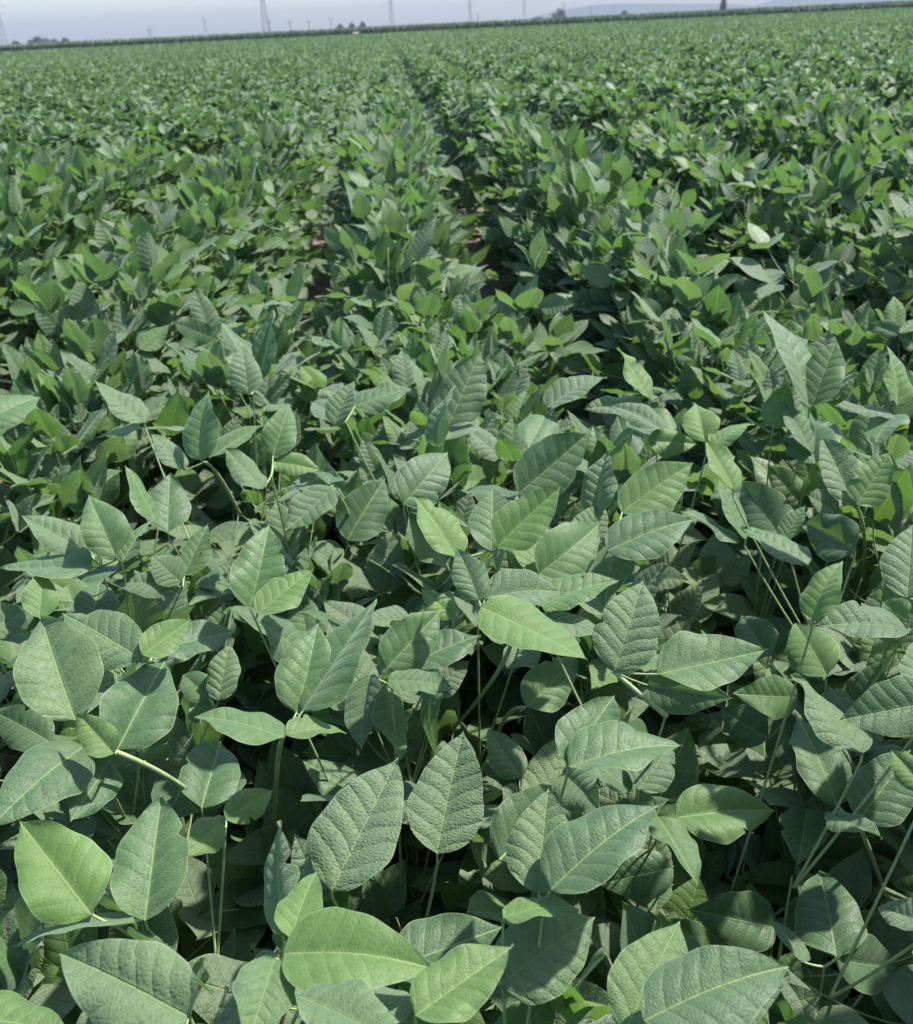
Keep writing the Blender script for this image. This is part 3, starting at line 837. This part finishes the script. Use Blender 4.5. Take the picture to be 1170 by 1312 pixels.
M_TREE = simple_mat('far_tree_leaf', (0.030, 0.058, 0.020), (0.055, 0.095, 0.032), .6, .8)
M_BARK = simple_mat('bark', (0.06, 0.045, 0.035), (0.11, 0.085, 0.065), 3, .9)
def tree(px, dist, H, W, label, group, shape='round', sd=0):
    r = np.random.default_rng(2000+sd)
    x, y = bearing(px, dist)
    t = thing('tree', (x, y, 0), label, 'tree', group)
    b = MB(); b.add(*tube(np.array([[0, 0, -.2], [.1, 0, H*.3], [0, .1, H*.7]]), H*.03, H*.008, 7))
    for k in range(6):
        a = k*1.05+r.uniform(0, .5); z = H*(.25+.06*k); b.add(*tube(np.array([[0, 0, z], [math.cos(a)*W*.16, math.sin(a)*W*.16, z+H*.12], [math.cos(a)*W*.32, math.sin(a)*W*.32, z+H*.2]]), H*.012, H*.004, 5))
    link('trunk', b.mesh('trunk', M_BARK), t)
    n = 2600
    nc = 60; cc = []
    for k in range(nc):
        u = r.uniform(-1, 1); a = r.uniform(0, 6.28); q = math.sqrt(1-u*u)*r.uniform(.35, 1)
        zc = H*(.56+.40*u*r.uniform(.75, 1))
        ww = W*.5*(1 if shape == 'round' else max(.12, 1.15-(zc/H)))
        cc.append((math.cos(a)*q*ww*.85, math.sin(a)*q*ww*.85, zc))
    cc = np.array(cc); pick = r.integers(0, nc, n); rad = min(H, W)*.13
    P = cc[pick]+r.normal(0, 1, (n, 3))*rad*.55
    P[:, 2] = np.maximum(P[:, 2], H*.12)
    d = r.normal(0, 1, (n, 3)); d /= np.linalg.norm(d, axis=1, keepdims=True); e = np.cross(d, r.normal(0, 1, (n, 3))); e /= np.linalg.norm(e, axis=1, keepdims=True)
    sz = H*.03*r.uniform(.7, 1.4, (n, 1))
    V = np.stack([P-d*sz, P-e*sz*.6, P+d*sz, P+e*sz*.6], 1).reshape(-1, 3); a = np.arange(n)*4
    b = MB(); b.add(V, np.stack([a, a+1, a+2, a+3], -1)); link('crown', b.mesh('crown', M_TREE, False), t)
TG = 'trees on the horizon behind the corn'
for k, (px, dist, H, W, lab, shp) in enumerate((
    (22, 900, 8, 8, 'small dark round tree set apart at the far left', 'round'),
    (42, 920, 8, 9, 'low tree at the left end of the far left clump', 'round'), (50, 910, 10.5, 10, 'tallest tree of the far left clump', 'round'),
    (60, 930, 9, 11, 'broad tree in the middle of the far left clump', 'round'), (71, 920, 8, 9, 'low tree right of the middle of the far left clump', 'round'),
    (85, 915, 8.5, 8, 'tree at the right end of the far left clump', 'round'),
    (437, 800, 8, 6, 'leftmost of the small trees above the vanishing rows', 'round'), (452, 810, 9, 6, 'middle one of the small trees above the vanishing rows', 'round'),
    (465, 805, 9, 6, 'rightmost of the small trees above the vanishing rows', 'round'),
    (690, 1000, 8, 14, 'low spreading tree left of the big round one', 'round'), (716, 950, 13, 18, 'big round dark tree behind the corn, right of centre', 'round'),
    (760, 1050, 7, 16, 'low pale bushy tree right of the big round one', 'round'), (799, 800, 8, 7, 'small lone dark bush-like tree between round tree and tall one', 'round'),
    (926, 700, 12.5, 6, 'tall narrow dark tree standing alone on the right', 'tall'))):
    tree(px, dist, H, W, lab, TG, shp, k)
# small pinkish shed at the corner of the corn
x, y = bearing(456, 296)
t = thing('farm_shed', (x, y, 0), 'tiny pinkish shed at the edge of the corn, under the small trees', 'shed')
def box(b, x0, x1, y0, y1, z0, z1):
    V = np.array([[x0, y0, z0], [x1, y0, z0], [x1, y1, z0], [x0, y1, z0], [x0, y0, z1], [x1, y0, z1], [x1, y1, z1], [x0, y1, z1]], float)
    b.add(V, np.array([[0, 3, 2, 1], [4, 5, 6, 7], [0, 1, 5, 4], [1, 2, 6, 5], [2, 3, 7, 6], [3, 0, 4, 7]]))
b = MB(); box(b, -.7, .7, -.6, .6, 0, 1.35); link('wall', b.mesh('wall', simple_mat('shed_wall', (.30, .29, .24), (.36, .34, .29), 2), False), t)
b = MB(); b.add(np.array([[-.85, -.75, 1.353], [.85, -.75, 1.353], [.85, 0, 1.8], [-.85, 0, 1.8], [.85, .75, 1.353], [-.85, .75, 1.353]]), np.array([[0, 1, 2, 3], [3, 2, 4, 5]]))
link('roof', b.mesh('roof', simple_mat('shed_roof', (.24, .18, .15), (.28, .21, .17), 2), False), t)
b = MB(); box(b, -.3, .3, -.62, -.60, .02, 1.1); link('door', b.mesh('door', M_WOOD, False), t)

# ------------------------------------------------------------------ the hazy air
hz = NT('haze_air'); pv = hz.node('ShaderNodeVolumePrincipled')
pv.inputs['Color'].default_value = (.40, .46, .58, 1); pv.inputs['Density'].default_value = .00029
hz.l.new(pv.outputs[0], hz.out.inputs['Volume'])
b = MB(); box(b, -5200, 5200, -5200, 5200, -2, 110)
link('haze', b.mesh('haze', hz.m, False), None, None, 'pale blue summer haze over the field', 'haze', None, 'stuff')
